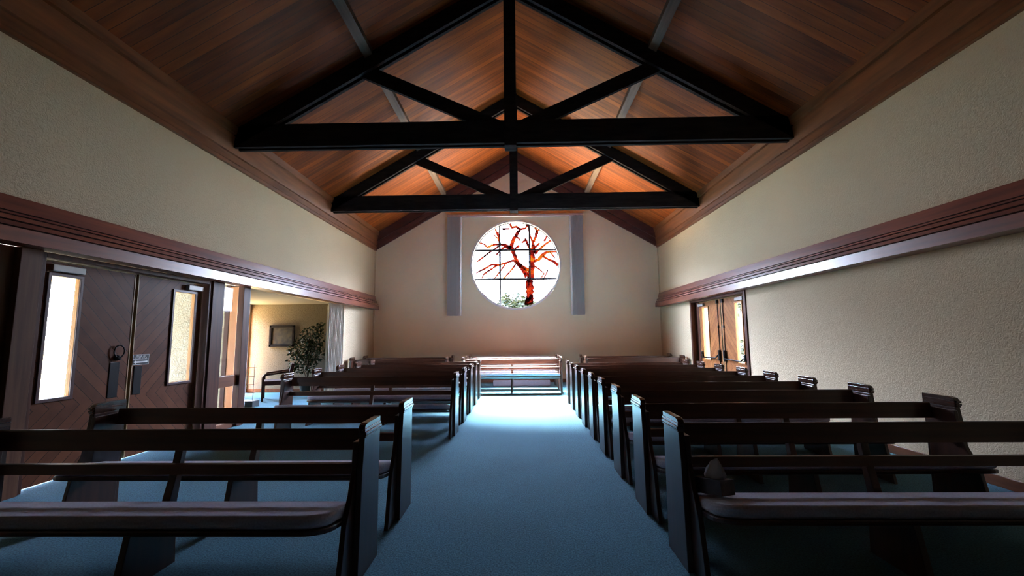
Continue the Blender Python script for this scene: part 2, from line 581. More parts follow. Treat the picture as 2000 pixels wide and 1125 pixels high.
# baseboards
struct(MB().box(XR - 0.02, XR, YB, 8.46, 0, 0.10).build('baseboard_right', M['crown'], None, 0.004), 'reddish wood baseboard along right wall', 'baseboard')
struct(MB().box(XR - 0.02, XR, 11.26, YF, 0, 0.10).build('baseboard_right_far', M['crown'], None, 0.004), 'reddish wood baseboard on right wall past the doors', 'baseboard')
struct(MB().box(XL, XL + 0.02, 11.33, YF, 0, 0.10).build('baseboard_left', M['crown'], None, 0.004), 'reddish wood baseboard on left wall past the curtain', 'baseboard')
struct(MB().box(XL + 0.02, XR - 0.02, YF - 0.02, YF, 0, 0.10).build('baseboard_far', M['crown'], None, 0.004), 'wood baseboard along the far gable wall', 'baseboard')
# corner beads and a wall seam
struct(MB().box(XL, XL + 0.035, YF - 0.035, YF, 0, 4.15).build('trim_7', M['plaster'], None, 0.004), 'thin cream corner bead where left and far walls meet', 'trim')
struct(MB().box(XR - 0.035, XR, YF - 0.035, YF, 0, 4.15).build('trim_8', M['plaster'], None, 0.004), 'thin cream corner bead where right and far walls meet', 'trim')
struct(MB().box(2.05, 2.065, YF - 0.006, YF, 0.1, 2.05).build('trim_9', M['plaster_far']), 'thin vertical seam strip on far wall below right blinds', 'trim')
struct(MB().box(-0.93, 0.96, 10.72, 10.78, 0, 0.012).build('trim_10', M['jamb'], None, 0.003), 'narrow dark strip across the carpet before the centre benches', 'trim')

# ------------------------------------------------------------------ round window
win = thing('window_1', 'round stained glass window with red tree on the far wall', 'window', (WC[0], YF, WC[1]), kind='structure')
def ring(r0, r1, y0, y1, n=96):
    vs, fs = [], []
    for i in range(n):
        a = 2 * PI * i / n
        for r_, y in ((r0, y0), (r1, y0), (r1, y1), (r0, y1)):
            vs.append((r_ * math.cos(a), y, r_ * math.sin(a)))
    for i in range(n):
        j = (i + 1) % n
        for k in range(4):
            fs.append((4 * i + k, 4 * i + (k + 1) % 4, 4 * j + (k + 1) % 4, 4 * j + k))
    return MB().add(vs, fs)
fr = ring(1.385, 1.439, -0.012, 0.20)
fr.build('frame', M['white_paint'], win, smooth=False)
gp = MB().prism([(1.39 * math.cos(2 * PI * i / 96), 1.39 * math.sin(2 * PI * i / 96)) for i in range(96)], 'y', 0.10, 0.106)
gp.build('pane', M['glass'], win)
KX, KC, KZ = 1.385 / 402, 691, 550
def LP(X, Y):
    return ((X - KC) * KX, (KZ - Y) * KX)
def came(p, q, w=0.052):
    a, b = LP(*p), LP(*q)
    g = MB().bar((a[0], 0.09, a[1]), (b[0], 0.09, b[1]), w, 0.03, up=(0, 1, 0))
    g.build('glazing_bar', M['came'], win)
came((547, 175), (547, 922)); came((822, 167), (822, 690)); came((308, 410), (1074, 410)); came((308, 682), (1070, 682))
ring(1.365, 1.386, 0.085, 0.12).build('lead_rim', M['came'], win)
branches = [
 [(812,925,78),(816,860,64),(818,780,60),(822,690,58),(838,600,50),(842,500,44),(848,420,42),(856,365,28)],
 [(800,660,38),(765,600,32),(720,545,26),(690,490,28),(670,430,30),(650,380,30),(665,330,26),(690,285,24),(715,245,26),(735,215,20),(700,188,13),(660,196,12),(640,160,10)],
 [(825,610,34),(760,572,28),(715,538,18),(670,508,12),(600,530,10),(540,548,10),(470,545,8),(400,585,6),(325,622,4)],
 [(735,215,10),(790,205,8),(805,165,10)],
 [(648,390,24),(600,365,15),(555,355,12),(490,358,9),(430,382,8),(400,352,6),(350,335,6)],
 [(550,355,10),(535,310,11),(530,240,6)], [(532,290,6),(505,210,5)], [(530,300,6),(490,265,4)],
 [(552,362,8),(500,397,7),(440,435,6),(395,472,6),(335,515,3)],
 [(648,402,20),(590,380,13),(550,412,6),(515,452,4)],
 [(866,445,22),(920,400,16),(965,362,12),(1018,322,9)], [(862,395,14),(915,348,11)], [(958,330,12),(985,283,10)],
 [(860,518,14),(900,502,22),(935,465,26),(975,436,18),(1020,428,13),(1070,428,12)],
 [(940,470,16),(990,500,14),(1040,522,16),(1086,558,18)], [(1010,430,5),(1055,490,4)],
 [(862,560,10),(905,590,4),(955,635,4),(928,668,3)],
 [(858,375,20),(845,320,11),(822,260,9),(815,195,9),(800,165,14)],
 [(862,340,14),(880,285,16),(892,238,15),(880,200,6)], [(890,245,8),(912,215,8)],
 [(828,410,16),(802,352,15),(785,300,13)], [(790,310,10),(752,342,9)],
 [(682,402,10),(728,368,13)], [(705,285,6),(728,308,8),(722,328,6)],
 [(698,535,9),(650,600,6),(578,678,4)], [(598,538,8),(560,592,4),(490,682,3)], [(520,552,8),(400,630,5),(378,672,4)],
 [(870,200,4),(905,260,3)], [(570,210,8),(640,208,9)], [(940,700,3),(990,600,2)],
]
for br in branches:
    pts = [(*LP(X, Y), w_ * KX / 2 + 0.013) for X, Y, w_ in br]
    # resample with jitter for a hand-cut outline
    fine = []
    for a, b in zip(pts, pts[1:]):
        k = max(2, int(math.hypot(b[0] - a[0], b[1] - a[1]) / 0.06))
        for i in range(k):
            t = i / k
            fine.append([a[q] + (b[q] - a[q]) * t for q in range(3)])
    fine.append(list(pts[-1]))
    L_, Rr = [], []
    for i, p in enumerate(fine):
        a, b = fine[max(i - 1, 0)], fine[min(i + 1, len(fine) - 1)]
        d = Vector((b[0] - a[0], b[1] - a[1])).normalized()
        nrm = Vector((-d.y, d.x))
        j1, j2 = 1 + random.uniform(-0.22, 0.25), 1 + random.uniform(-0.22, 0.25)
        L_.append((p[0] + nrm.x * p[2] * j1, p[1] + nrm.y * p[2] * j1))
        Rr.append((p[0] - nrm.x * p[2] * j2, p[1] - nrm.y * p[2] * j2))
    g = MB()
    n_ = len(fine)
    def cl_(p):
        q = math.hypot(*p)
        return (p[0] * min(1, 1.37 / q), p[1] * min(1, 1.37 / q))
    vs = [(x, 0.086, z) for x, z in map(cl_, L_)] + [(x, 0.086, z) for x, z in map(cl_, Rr)]
    vs += [(x, 0.098, z) for x, _, z in vs[:n_]] + [(x, 0.098, z) for x, _, z in vs[n_:2 * n_]]
    fs = []
    for i in range(n_ - 1):
        fs += [(i, i + 1, n_ + i + 1, n_ + i), (2 * n_ + i, 3 * n_ + i, 3 * n_ + i + 1, 2 * n_ + i + 1), (i, 2 * n_ + i, 2 * n_ + i + 1, i + 1), (n_ + i, n_ + i + 1, 3 * n_ + i + 1, 3 * n_ + i)]
    fs += [(0, n_, 3 * n_, 2 * n_), (n_ - 1, 3 * n_ - 1, 4 * n_ - 1, 2 * n_ - 1)]
    g.add(vs, fs)
    g.build('glass_branch', M['stained'], win)
# fine lead flecks in the clear glass
fl = MB()
for _ in range(150):
    a, r_ = random.uniform(0, 2 * PI), 1.3 * math.sqrt(random.random())
    x, z = r_ * math.cos(a), r_ * math.sin(a)
    s_ = random.uniform(0.004, 0.009)
    fl.box(x - s_, x + s_, 0.096, 0.099, z - s_ * random.uniform(0.4, 1.6), z + s_)
tag(fl.build('lead_fleck', M['came'], win), kind='stuff')

# vertical blinds stacked on both sides of the round window
bl = thing('vertical_blind', 'pale vertical blinds drawn open to both sides of the round window', 'blind', (XM, YF - 0.09, 0))
MB().box(-2.17, 2.15, -0.03, 0.092, 5.20, 5.27).build('headrail', M['headrail'], bl, 0.004)
for xs in [-2.13 + 0.034 * i for i in range(13)] + [1.73 + 0.037 * i for i in range(11)]:
    a = R(52 if xs < 0 else -52) + random.uniform(-0.12, 0.12)
    pts = []
    for k in range(5):
        u = (k / 4 - 0.5) * 0.085
        w_ = 0.008 * (1 - (k / 2 - 1) ** 2)
        pts.append((xs + u * math.cos(a) - w_ * math.sin(a), u * math.sin(a) + w_ * math.cos(a)))
    g = MB()
    z1 = 2.05 + random.uniform(-0.004, 0.004)
    th = 0.0015
    vs = [(x, y, z) for z in (z1, 5.20) for x, y in pts] + [(x + th, y + th, z) for z in (z1, 5.20) for x, y in pts]
    fs = [(k, k + 1, 6 + k, 5 + k) for k in range(4)] + [(10 + k, 15 + k, 16 + k, 11 + k) for k in range(4)]
    fs += [(0, 5, 15, 10), (4, 14, 19, 9)]
    g.add(vs, fs).build('vane', M['blind'], bl, smooth=True)

# ------------------------------------------------------------------ trusses and purlins
def truss(y, label):
    t = thing('roof_truss', label, 'roof truss', (XM, y, 0), group='dark roof trusses')
    hw = (XR - XL) / 2 - 0.04
    zb, zt = 4.42, 4.79
    for dy in (-0.095, 0.035):
        MB().box(-hw, hw, dy, dy + 0.06, zb, zt).build('bottom_chord', M['beam'], t, 0.004)
    def cz(x):
        return ZA - SL * abs(x)
    for s in (-1, 1):
        g = MB()
        for dy in (-0.095, 0.035):
            x0, x1 = s * (hw + 0.02), 0
            p = [(x0, cz(x0) - 0.01), (x1, cz(x1) - 0.01), (x1, cz(x1) - 0.30), (x0, cz(x0) - 0.30)]
            g.prism(p, 'y', dy, dy + 0.06)
        g.build('rafter', M['beam'], t)
        g = MB()
        a, b = Vector((s * 2.42, 0, cz(2.42) - 0.17)), Vector((s * 0.10, 0, zt - 0.12))
        g.bar(a, b, 0.06, 0.22, up=(0, 1, 0)) if False else None
        d = (b - a).normalized()
        nrm = Vector((-d.z, 0, d.x)) * 0.11
        q = [a + nrm, b + nrm, b - nrm, a - nrm]
        g.prism([(v.x, v.z) for v in q], 'y', -0.034, 0.034)
        g.build('brace', M['beam'], t)
    MB().box(-0.095, 0.095, -0.12, 0.12, zb - 0.05, cz(0) - 0.02).build('king_post', M['beam'], t, 0.006)
    return t
truss(6.62, 'black timber roof truss nearer the viewer, top cut by the frame')
truss(10.18, 'black timber roof truss nearer the round window')
for s, nm in ((-1, 'left'), (1, 'right')):
    x = XM + s * 2.27
    z = ZA - SL * 2.27
    for k, (a, b) in enumerate(((YB, 6.50), (6.74, 10.05), (10.3, YF - 0.12))):
        g = MB()
        xa, xb = x - 0.06, x + 0.06
        za, zb_ = ZA - SL * abs(xa - XM), ZA - SL * abs(xb - XM)
        g.prism([(xa, za), (xb, zb_), (xb, zb_ - 0.09), (xa, za - 0.09)], 'y', a, b)
        o = g.build('trim_%d' % (11 + k + (0 if s < 0 else 3)), M['purlin'], None)
        struct(o, 'grey-brown purlin under the %s ceiling slope, %s' % (nm, ('before the near truss', 'between the two trusses', 'between far truss and gable wall')[k]), 'trim')

# ------------------------------------------------------------------ doors
def chev(name, c1, c2, sgn, z0=0.72):
    m = planks(name, c1, c2, tuple(v * 0.25 for v in c1), 'Y', 0.15, (6, 6, 6), 0.45, (sgn, z0, True), 0.15)
    return m
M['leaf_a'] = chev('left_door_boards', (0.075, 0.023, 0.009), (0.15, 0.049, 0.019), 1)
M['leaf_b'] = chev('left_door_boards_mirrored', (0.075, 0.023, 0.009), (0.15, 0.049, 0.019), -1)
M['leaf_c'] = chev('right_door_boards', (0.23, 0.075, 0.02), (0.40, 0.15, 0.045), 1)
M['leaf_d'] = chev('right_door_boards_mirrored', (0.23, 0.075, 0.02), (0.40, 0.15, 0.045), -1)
M['door_edge'] = wood('pale_door_edge', (0.24, 0.15, 0.06), (0.36, 0.24, 0.1), (22, 22, 2), 0.5)
M['glass_trim_dark'] = plain('glazing_bead_dark', (0.06, 0.018, 0.018), 0.4)
M['glass_trim_orange'] = wood('glazing_bead_orange', (0.45, 0.17, 0.035), (0.6, 0.26, 0.06), (22, 22, 2), 0.5)

def door_leaf(name, label, x, s, ya, yb, g0, g1, mat, bead, zt=2.20, gz=(0.82, 2.05)):
    """s = +1: room lies towards +x. Leaf in the plane x, from ya to yb, glass slot g0..g1."""
    d = thing(name, label, 'door', (x, (ya + yb) / 2, 0), kind='structure')
    yo = (ya + yb) / 2
    a, b, p, q = ya - yo, yb - yo, g0 - yo, g1 - yo
    t0, t1 = -0.022, 0.022
    g = MB()
    g.box(t0, t1, a, p, 0.012, zt)
    g.box(t0, t1, q, b, 0.012, zt)
    g.box(t0, t1, p, q, 0.012, gz[0])
    g.box(t0, t1, p, q, gz[1], zt)
    g.build('leaf', mat, d)
    # pale edging round the leaf
    e = MB()
    e.box(t0 - 0.002, t1 + 0.004, a - 0.001, a + 0.012, 0.012, zt)
    e.box(t0 - 0.002, t1 + 0.004, b - 0.012, b + 0.001, 0.012, zt)
    e.box(t0 - 0.002, t1 + 0.004, a, b, zt - 0.012, zt + 0.001)
    e.build('edging', M['door_edge'], d)
    # glazing bead, standing proud on the room side
    f = MB()
    xo = (t1 if s > 0 else t0)
    x0, x1 = min(xo - s * 0.005, xo + s * 0.016), max(xo - s * 0.005, xo + s * 0.016)
    w_ = 0.028
    f.box(x0, x1, p - w_, p + 0.004, gz[0] - w_, gz[1] + w_)
    f.box(x0, x1, q - 0.004, q + w_, gz[0] - w_, gz[1] + w_)
    f.box(x0, x1, p, q, gz[0] - w_, gz[0] + 0.004)
    f.box(x0, x1, p, q, gz[1] - 0.004, gz[1] + w_)
    f.build('glazing_bead', bead, d, 0.003)
    MB().box(-0.003, 0.003, p, q, gz[0], gz[1]).build('pane', M['glass_tint'], d)
    ln = MB()
    for c_ in ((p, p + 0.006, gz[0], gz[1]), (q - 0.006, q, gz[0], gz[1]), (p, q, gz[0], gz[0] + 0.006), (p, q, gz[1] - 0.006, gz[1])):
        ln.box(t0, t1, *c_)
    ln.build('slot_lining', M['glass_trim_orange'], d)
    return d
XD = XL - 0.10
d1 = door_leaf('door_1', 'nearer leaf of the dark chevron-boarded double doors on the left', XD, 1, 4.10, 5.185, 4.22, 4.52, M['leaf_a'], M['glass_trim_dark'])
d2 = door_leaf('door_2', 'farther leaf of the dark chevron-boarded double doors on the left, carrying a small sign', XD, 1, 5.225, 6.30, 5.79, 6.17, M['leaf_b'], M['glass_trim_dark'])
MB().box(-0.004, 0.012, 0, 0, 0, 0) if False else None
struct(MB().box(XD - 0.034, XD - 0.024, 5.17, 5.24, 0.012, 2.20).build('trim_29', M['jamb']), 'dark meeting strip behind the gap of the left double doors', 'trim')
struct(MB().box(XR + 0.154, XR + 0.164, 9.76, 9.84, 0.012, 2.20).build('trim_30', M['jamb']), 'dark meeting strip behind the gap of the right double doors', 'trim')
def closer(d, y0, y1, s, mat):
    MB().box(min(s * 0.022, s * 0.075), max(s * 0.022, s * 0.075), y0, y1, 2.09, 2.16).build('door_closer', mat, d, 0.006)
closer(d1, -0.45, -0.12, 1, M['grey_metal'])
closer(d2, 0.22, 0.50, 1, M['grey_metal'])
# handle set: plate, ring pull on a boss (left leaf), plate on the right leaf
h = MB().box(0.022, 0.030, 0.30, 0.42, 0.74, 1.14).build('push_plate', M['black_metal'], d1, 0.003)
h = MB().box(0.022, 0.030, -0.50, -0.39, 0.74, 1.08).build('push_plate', M['black_metal'], d2, 0.003)
g = MB()
g.tube([(0.022, 0.375, 1.19), (0.06, 0.375, 1.19)], [0.035, 0.028], 16)
g.tube([(0.055 + 0.01 * math.sin(t), 0.375 + 0.055 * math.sin(t), 1.265 + 0.07 * math.cos(t)) for t in [i * 2 * PI / 20 for i in range(21)]], 0.008, 8)
g.build('handle', M['black_metal'], d1, smooth=True)
# frames
def framebox(name, x, ya, yb, mat, zt, label, w_=0.06, depth=(-0.2, 0.02), s=1):
    d = thing(name, label, 'door frame', (x, (ya + yb) / 2, 0), kind='structure')
    a, b = ya - (ya + yb) / 2, yb - (ya + yb) / 2
    x0, x1 = sorted((s * depth[0], s * depth[1]))
    MB().box(x0, x1, a - w_, a, 0, zt + w_).build('jamb', mat, d, 0.004)
    MB().box(x0, x1, b, b + w_, 0, zt + w_).build('jamb', mat, d, 0.004)
    MB().box(x0, x1, a, b, zt, zt + w_).build('head', mat, d, 0.004)
    return d
framebox('trim_17', XL, 4.085, 6.315, M['jamb'], 2.205, 'dark wood frame around the left double doors', 0.05)
# plate sign on the farther leaf
sg = thing('sign', 'small black sign on the left doors reading PLEASE USE OTHER DOOR with a white arrow', 'sign', (XD + 0.026, 5.345, 1.155))
MB().box(-0.003, 0.003, -0.115, 0.115, -0.062, 0.062).build('plate', M['sign_black'], sg)
g = MB()
for z in (-0.060, 0.060, 0.004):
    g.box(0.003, 0.0045, -0.113, 0.113, z - 0.0022, z + 0.0022)
for y in (-0.113, 0.113):
    g.box(0.003, 0.0045, y - 0.0018, y + 0.0018, -0.062, 0.062)
g.build('border', M['sign_white'], sg)
MB().prism([(-0.105, -0.028), (-0.068, -0.008), (-0.068, -0.018), (0.095, -0.018), (0.095, -0.038), (-0.068, -0.038), (-0.068, -0.048)], 'x', 0.003, 0.0045).build('arrow', M['sign_white'], sg)
for txt, z in (('PLEASE USE', 0.034), ('OTHER DOOR', 0.012)):
    cu = bpy.data.curves.new('lettering', 'FONT')
    cu.body = txt
    cu.size = 0.026
    cu.extrude = 0.0008
    cu.align_x = 'CENTER'
    tmp = bpy.data.objects.new('lettering', cu)
    me = bpy.data.meshes.new_from_object(tmp)
    bpy.data.objects.remove(tmp)
    me.materials.clear()
    me.materials.append(M['sign_white'])
    o = bpy.data.objects.new('lettering', me)
    C.objects.link(o)
    o.parent = sg
    o.location = (0.0042, 0, z)
    o.rotation_euler = (R(90), 0, R(90))

# posts along the left wall
struct(MB().box(XL - 0.02, XL + 0.05, 3.84, 4.03, 0, FB).build('trim_18', M['jamb_light'], None, 0.004), 'wide wooden post before the left double doors', 'trim')
g = MB().box(XL - 0.12, XL - 0.015, 3.50, 3.86, 0, FB)
struct(g.build('trim_19', M['jamb_light']), 'brown wooden panel at the left edge beside the post', 'trim')
struct(MB().box(XL - 0.2, XL + 0.04, 6.37, 6.62, 0, FB).build('trim_20', M['jamb'], None, 0.004), 'dark wood post between left doors and narrow side window', 'trim')
struct(MB().box(XL - 0.06, XL + 0.04, 7.10, 7.27, 0, FB).build('trim_21', M['jamb'], None, 0.004), 'wood post at the start of the lounge opening', 'trim')
struct(MB().box(XL - 0.06, XL + 0.03, 7.272, 7.29, 0, FB).build('trim_22', M['white_paint']), 'thin pale strip on the lounge side of the wood post', 'trim')
sw = thing('window_2', 'narrow side window with a wooden mid rail next to the left doors', 'window', (XL - 0.06, 6.86, 0), kind='structure')
MB().box(-0.04, 0.06, -0.235, 0.235, 0.65, 0.82).build('mid_rail', M['crown'], sw, 0.004)
MB().box(-0.04, 0.06, -0.235, 0.235, 0, 0.09).build('bottom_rail', M['crown'], sw, 0.004)
MB().box(-0.003, 0.003, -0.235, 0.235, 0.09, FB).build('pane', M['glass_tint'], sw)

# right double doors, recessed
XQ = XR + 0.13
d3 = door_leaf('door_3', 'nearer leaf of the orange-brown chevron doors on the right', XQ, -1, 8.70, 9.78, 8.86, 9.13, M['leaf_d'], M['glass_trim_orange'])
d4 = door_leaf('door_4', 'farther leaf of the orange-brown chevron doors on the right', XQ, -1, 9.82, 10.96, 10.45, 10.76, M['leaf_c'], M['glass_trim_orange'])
framebox('trim_23', XR, 8.56, 11.16, M['jamb'], 2.205, 'reddish wood frame around the right double doors', 0.085, (-0.2, 0.02), -1)
struct(MB().box(XQ - 0.03, XQ + 0.03, 10.97, 11.16, 0, 2.2).build('trim_24', M['jamb']), 'dark stile beside the farther right door leaf', 'trim')
struct(MB().box(XQ - 0.03, XQ + 0.03, 8.56, 8.69, 0, 2.2).build('trim_25', M['jamb']), 'dark stile beside the nearer right door leaf', 'trim')
closer(d3, -0.50, -0.18, -1, M['grey_metal'])
closer(d4, 0.25, 0.55, -1, M['grey_metal'])
for d, e0, e1 in ((d3, 0.47, -0.47), (d4, -0.49, 0.50)):
    sgn = 1 if e0 > 0 else -1
    g = MB()
    g.box(-0.075, -0.022, min(e0, e0 - sgn * 0.07), max(e0, e0 - sgn * 0.07), 0.82, 1.06)
    g.box(-0.075, -0.022, min(e1, e1 + sgn * 0.06), max(e1, e1 + sgn * 0.06), 0.86, 1.00)
    g.build('bar_mount', M['black_metal'], d, 0.012)
    MB().tube([(-0.05, e0 - sgn * 0.035, 0.98), (-0.10, e0 - sgn * 0.12, 0.88), (-0.105, e1 + sgn * 0.12, 0.86), (-0.05, e1 + sgn * 0.03, 0.95)], 0.014, 10).build('crash_bar', M['black_metal'], d, smooth=True)
    g = MB()
    g.tube([(-0.035, e0 - sgn * 0.035, 1.0), (-0.035, e0 - sgn * 0.035, 2.15)], 0.009, 8)
    g.tube([(-0.035, e0 - sgn * 0.035, 0.03), (-0.035, e0 - sgn * 0.035, 0.85)], 0.009, 8)
    g.box(-0.06, -0.022, e0 - sgn * 0.035 - 0.03, e0 - sgn * 0.035 + 0.03, 2.10, 2.18)
    g.box(-0.05, -0.022, e0 - sgn * 0.035 - 0.02, e0 - sgn * 0.035 + 0.02, 1.55, 1.60)
    g.build('latch_rod', M['black_metal'], d)

# ------------------------------------------------------------------ lounge
LX, LY0, LY1, LZ = -7.17, 7.28, 11.45, 2.30
g = MB()
g.box(LX - 0.15, XL - T, LY1, LY1 + 0.15, 0, LZ)
g.box(LX, XL - 0.2, LY0 - 0.15, LY0, 0, LZ) if False else None
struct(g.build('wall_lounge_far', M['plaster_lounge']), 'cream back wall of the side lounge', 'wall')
g = MB()
g.box(LX - 0.15, LX, LY0 - 0.15, 10.95, 0, LZ)
g.box(LX - 0.15, LX, 11.40, LY1, 0, LZ)
g.box(LX - 0.15, LX, 10.95, 11.40, 2.12, LZ)
g.box(LX - 0.15, LX, 10.95, 11.40, 0, 0.08)
struct(g.build('wall_lounge_left', M['plaster']), 'cream outer wall of the side lounge with a narrow window', 'wall')
struct(MB().box(LX, -4.90, LY0 - 0.15, LY0, 0, LZ - 0.02).build('wall_lounge_near', M['stucco']), 'sunlit stucco wall seen through the left door glass', 'wall')
struct(MB().box(-4.90, -4.83, LY0 - 0.16, LY0 + 0.01, 0, LZ - 0.02).build('trim_26', M['jamb']), 'dark wood post outside behind the side window', 'trim')
struct(MB().box(-4.83, XL - 0.06, LY0 - 0.15, LY0, 0, FB).build('trim_27', M['orange_wood']), 'orange wood jamb seen through the side window', 'trim')
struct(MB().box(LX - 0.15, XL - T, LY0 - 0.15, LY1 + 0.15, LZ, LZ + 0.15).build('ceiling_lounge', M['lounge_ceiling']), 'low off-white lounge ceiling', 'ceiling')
struct(MB().box(LX, XL - T, LY1 - 0.02, LY1, 0, 0.10).build('baseboard_lounge', M['crown'], None, 0.003), 'reddish wood baseboard along the lounge back wall', 'baseboard')
lw = thing('window_3', 'narrow bright lounge window with an orange wood frame', 'window', (LX - 0.05, 11.175, 0), kind='structure')
g = MB()
g.box(-0.06, 0.07, -0.235, -0.205, 0.08, 2.12); g.box(-0.06, 0.052, 0.205, 0.225, 0.08, 2.12); g.box(-0.06, 0.052, -0.205, 0.205, 2.09, 2.12); g.box(-0.06, 0.052, -0.205, 0.205, 0.08, 0.11)
g.build('frame', M['orange_wood'], lw)
MB().box(-0.003, 0.003, -0.205, 0.205, 0.11, 2.09).build('pane', M['glass_lounge'], lw)
struct(MB().box(-7.3, XL - T - 0.01, 2.0, LY0 - 0.15, LZ - 0.02, LZ + 0.1).build('trim_28', M['soffit']), 'boarded porch soffit seen through top of the left door glass', 'trim')

# picture
pc = thing('picture', 'dark framed landscape painting on the lounge back wall', 'picture', (-6.30, LY1, 1.46))
w_, h_ = 0.335, 0.28
g = MB()
for a in ((-w_, w_, -h_, -h_ + 0.06), (-w_, w_, h_ - 0.06, h_), (-w_, -w_ + 0.06, -h_, h_), (w_ - 0.06, w_, -h_, h_)):
    g.box(a[0], a[1], -0.04, 0, a[2], a[3])
g.build('frame', M['beam'], pc, 0.008)
MB().box(-w_ + 0.05, w_ - 0.05, -0.015, 0, -h_ + 0.05, h_ - 0.05).build('canvas', M['painting'], pc)

# leaf clouds
def leaf_cloud(g, c, rad, n, size, rnd, shell=0.35):
    for _ in range(n):
        while True:
            p = Vector((rnd.uniform(-1, 1), rnd.uniform(-1, 1), rnd.uniform(-1, 1)))
            if shell < p.length < 1:
                break
        p = Vector((c[0] + p.x * rad[0], c[1] + p.y * rad[1], c[2] + p.z * rad[2]))
        a = Vector((rnd.gauss(0, 1), rnd.gauss(0, 1), rnd.gauss(-0.6, 0.7))).normalized() * size * rnd.uniform(0.7, 1.3)
        b = a.cross(Vector((rnd.gauss(0, 1), rnd.gauss(0, 1), rnd.gauss(0, 1)))).normalized() * a.length * 0.28
        k = a.cross(b).normalized() * a.length * 0.08
        g.add([p, p + a * 0.5 + b + k, p + a, p + a * 0.5 - b + k, p + a * 0.5 - k * 0.4], [(0, 1, 4), (1, 2, 4), (2, 3, 4), (3, 0, 4)])
rnd = random.Random(3)
fc = thing('potted_ficus', 'tall potted fig tree with dark leaves in the lounge', 'plant', (-5.38, 11.0, 0))
g = MB()
n = 20
prof = [(0.12, 0), (0.13, 0.01), (0.17, 0.28), (0.185, 0.28), (0.185, 0.31), (0.16, 0.31), (0.15, 0.26)]
vs = [(r_ * math.cos(2 * PI * j / n), r_ * math.sin(2 * PI * j / n), z) for r_, z in prof for j in range(n)]
fs = [(i * n + j, i * n + (j + 1) % n, (i + 1) * n + (j + 1) % n, (i + 1) * n + j) for i in range(len(prof) - 1) for j in range(n)] + [tuple(range(n))[::-1], tuple(range((len(prof) - 1) * n, len(prof) * n))]
g.add(vs, fs).build('pot', M['pot'], fc)
g = MB()
g.tube([(0, 0, 0.2), (0.03, 0.0, 0.6), (-0.02, 0.02, 1.0), (0.05, 0, 1.5)], [0.025, 0.02, 0.016, 0.008])
tips = [(-0.30, -0.1, 1.15), (0.25, 0, 1.2), (-0.1, 0.05, 1.6), (0.3, -0.05, 1.75), (-0.22, 0, 0.8), (0.15, -0.15, 0.85)]
for tx, ty, tz in tips:
    g.tube([(0, 0, tz - 0.45), (tx * 0.5, ty * 0.5, tz - 0.15), (tx, ty, tz)], [0.01, 0.007, 0.004], 6)
g.build('trunk', M['bark'], fc)
g = MB()
for c_, rd, k in (((0.10, 0, 1.45), (0.30, 0.25, 0.30), 260), ((-0.15, 0, 1.15), (0.33, 0.28, 0.32), 280), ((0.20, 0, 1.05), (0.28, 0.25, 0.30), 220), ((-0.1, 0, 0.78), (0.38, 0.3, 0.25), 240), ((0.28, 0, 1.68), (0.14, 0.12, 0.14), 50)):
    leaf_cloud(g, c_, rd, k, 0.085, rnd, 0.0)
g.build('foliage', M['leaf'], fc)

# armchair
ch = thing('armchair', 'low wooden-armed chair with dark seat in the lounge beside the fig tree', 'chair', (-5.70, 10.22, 0), R(-62))
MB().box(-0.26, 0.26, -0.27, 0.25, 0.34, 0.44).build('seat', M['chair_fabric'], ch, 0.02)
MB().prism([(0.20, 0.40), (0.28, 0.40), (0.36, 0.80), (0.29, 0.82)], 'x', -0.25, 0.25).build('backrest', M['chair_fabric'], ch, 0.015)
for s in (-1, 1):
    x = s * 0.29
    MB().tube([(x, -0.27, 0), (x, -0.27, 0.53), (x, -0.22, 0.58), (x, 0.25, 0.64)], 0.024, 8).build('armrest', M['jamb'], ch)
    MB().tube([(x, 0.25, 0), (x, 0.28, 0.66)], 0.024, 8).build('leg', M['jamb'], ch)

# wire stand with a dark box
ws = thing('wire_rack', 'small wire rack standing in a dark box just inside the lounge opening', 'rack', (-5.66, 9.1, 0))
MB().box(-0.17, 0.17, -0.12, 0.12, 0, 0.13).build('box', M['pot'], ws, 0.01)
g = MB()
for x in (-0.13, 0.10):
    g.tube([(x, 0, 0.1), (x, 0, 0.86)], 0.006, 6)
for z in (0.28, 0.45, 0.62, 0.80):
    g.tube([(-0.16, 0, z), (0.13, 0, z)], 0.006, 6)
g.build('wires', M['headrail'], ws)

# curtain gathered at the end of the lounge opening
def curtain():
    g = MB()
    n = 120
    y0, y1 = 10.40, 11.29
    for k in range(2):
        off = 0.0 if k == 0 else 0.004
    rows = [0.02, 0.6, 1.3, 2.0, 2.17, FB - 0.005]
    vs = []
    for zi, z in enumerate(rows):
        amp = 0.05 if zi < 4 else (0.035 if zi == 4 else 0.02)
        for i in range(n + 1):
            t = i / n
            ph = t * 2 * PI * 11 + 0.5 * math.sin(t * 9 + zi * 0.4)
            vs.append((XL - 0.02 + amp * math.sin(ph), y0 + (y1 - y0) * t + 0.012 * math.sin(ph * 2), z))
    m = len(vs)
    vs += [(x - 0.006, y, z) for x, y, z in vs]
    fs = []
    for r_ in range(len(rows) - 1):
        for i in range(n):
            a = r_ * (n + 1) + i
            fs += [(a, a + 1, a + n + 2, a + n + 1), (m + a, m + a + n + 1, m + a + n + 2, m + a + 1)]
    for r_ in range(len(rows) - 1):
        for e in (0, n):
            a = r_ * (n + 1) + e
            fs.append((a, a + n + 1, m + a + n + 1, m + a))
    g.add(vs, fs)
    return g.build('curtain', M['curtain'], None, smooth=True)
tag(curtain(), 'pleated ivory floor-length curtain gathered at the end of the lounge opening', 'curtain')

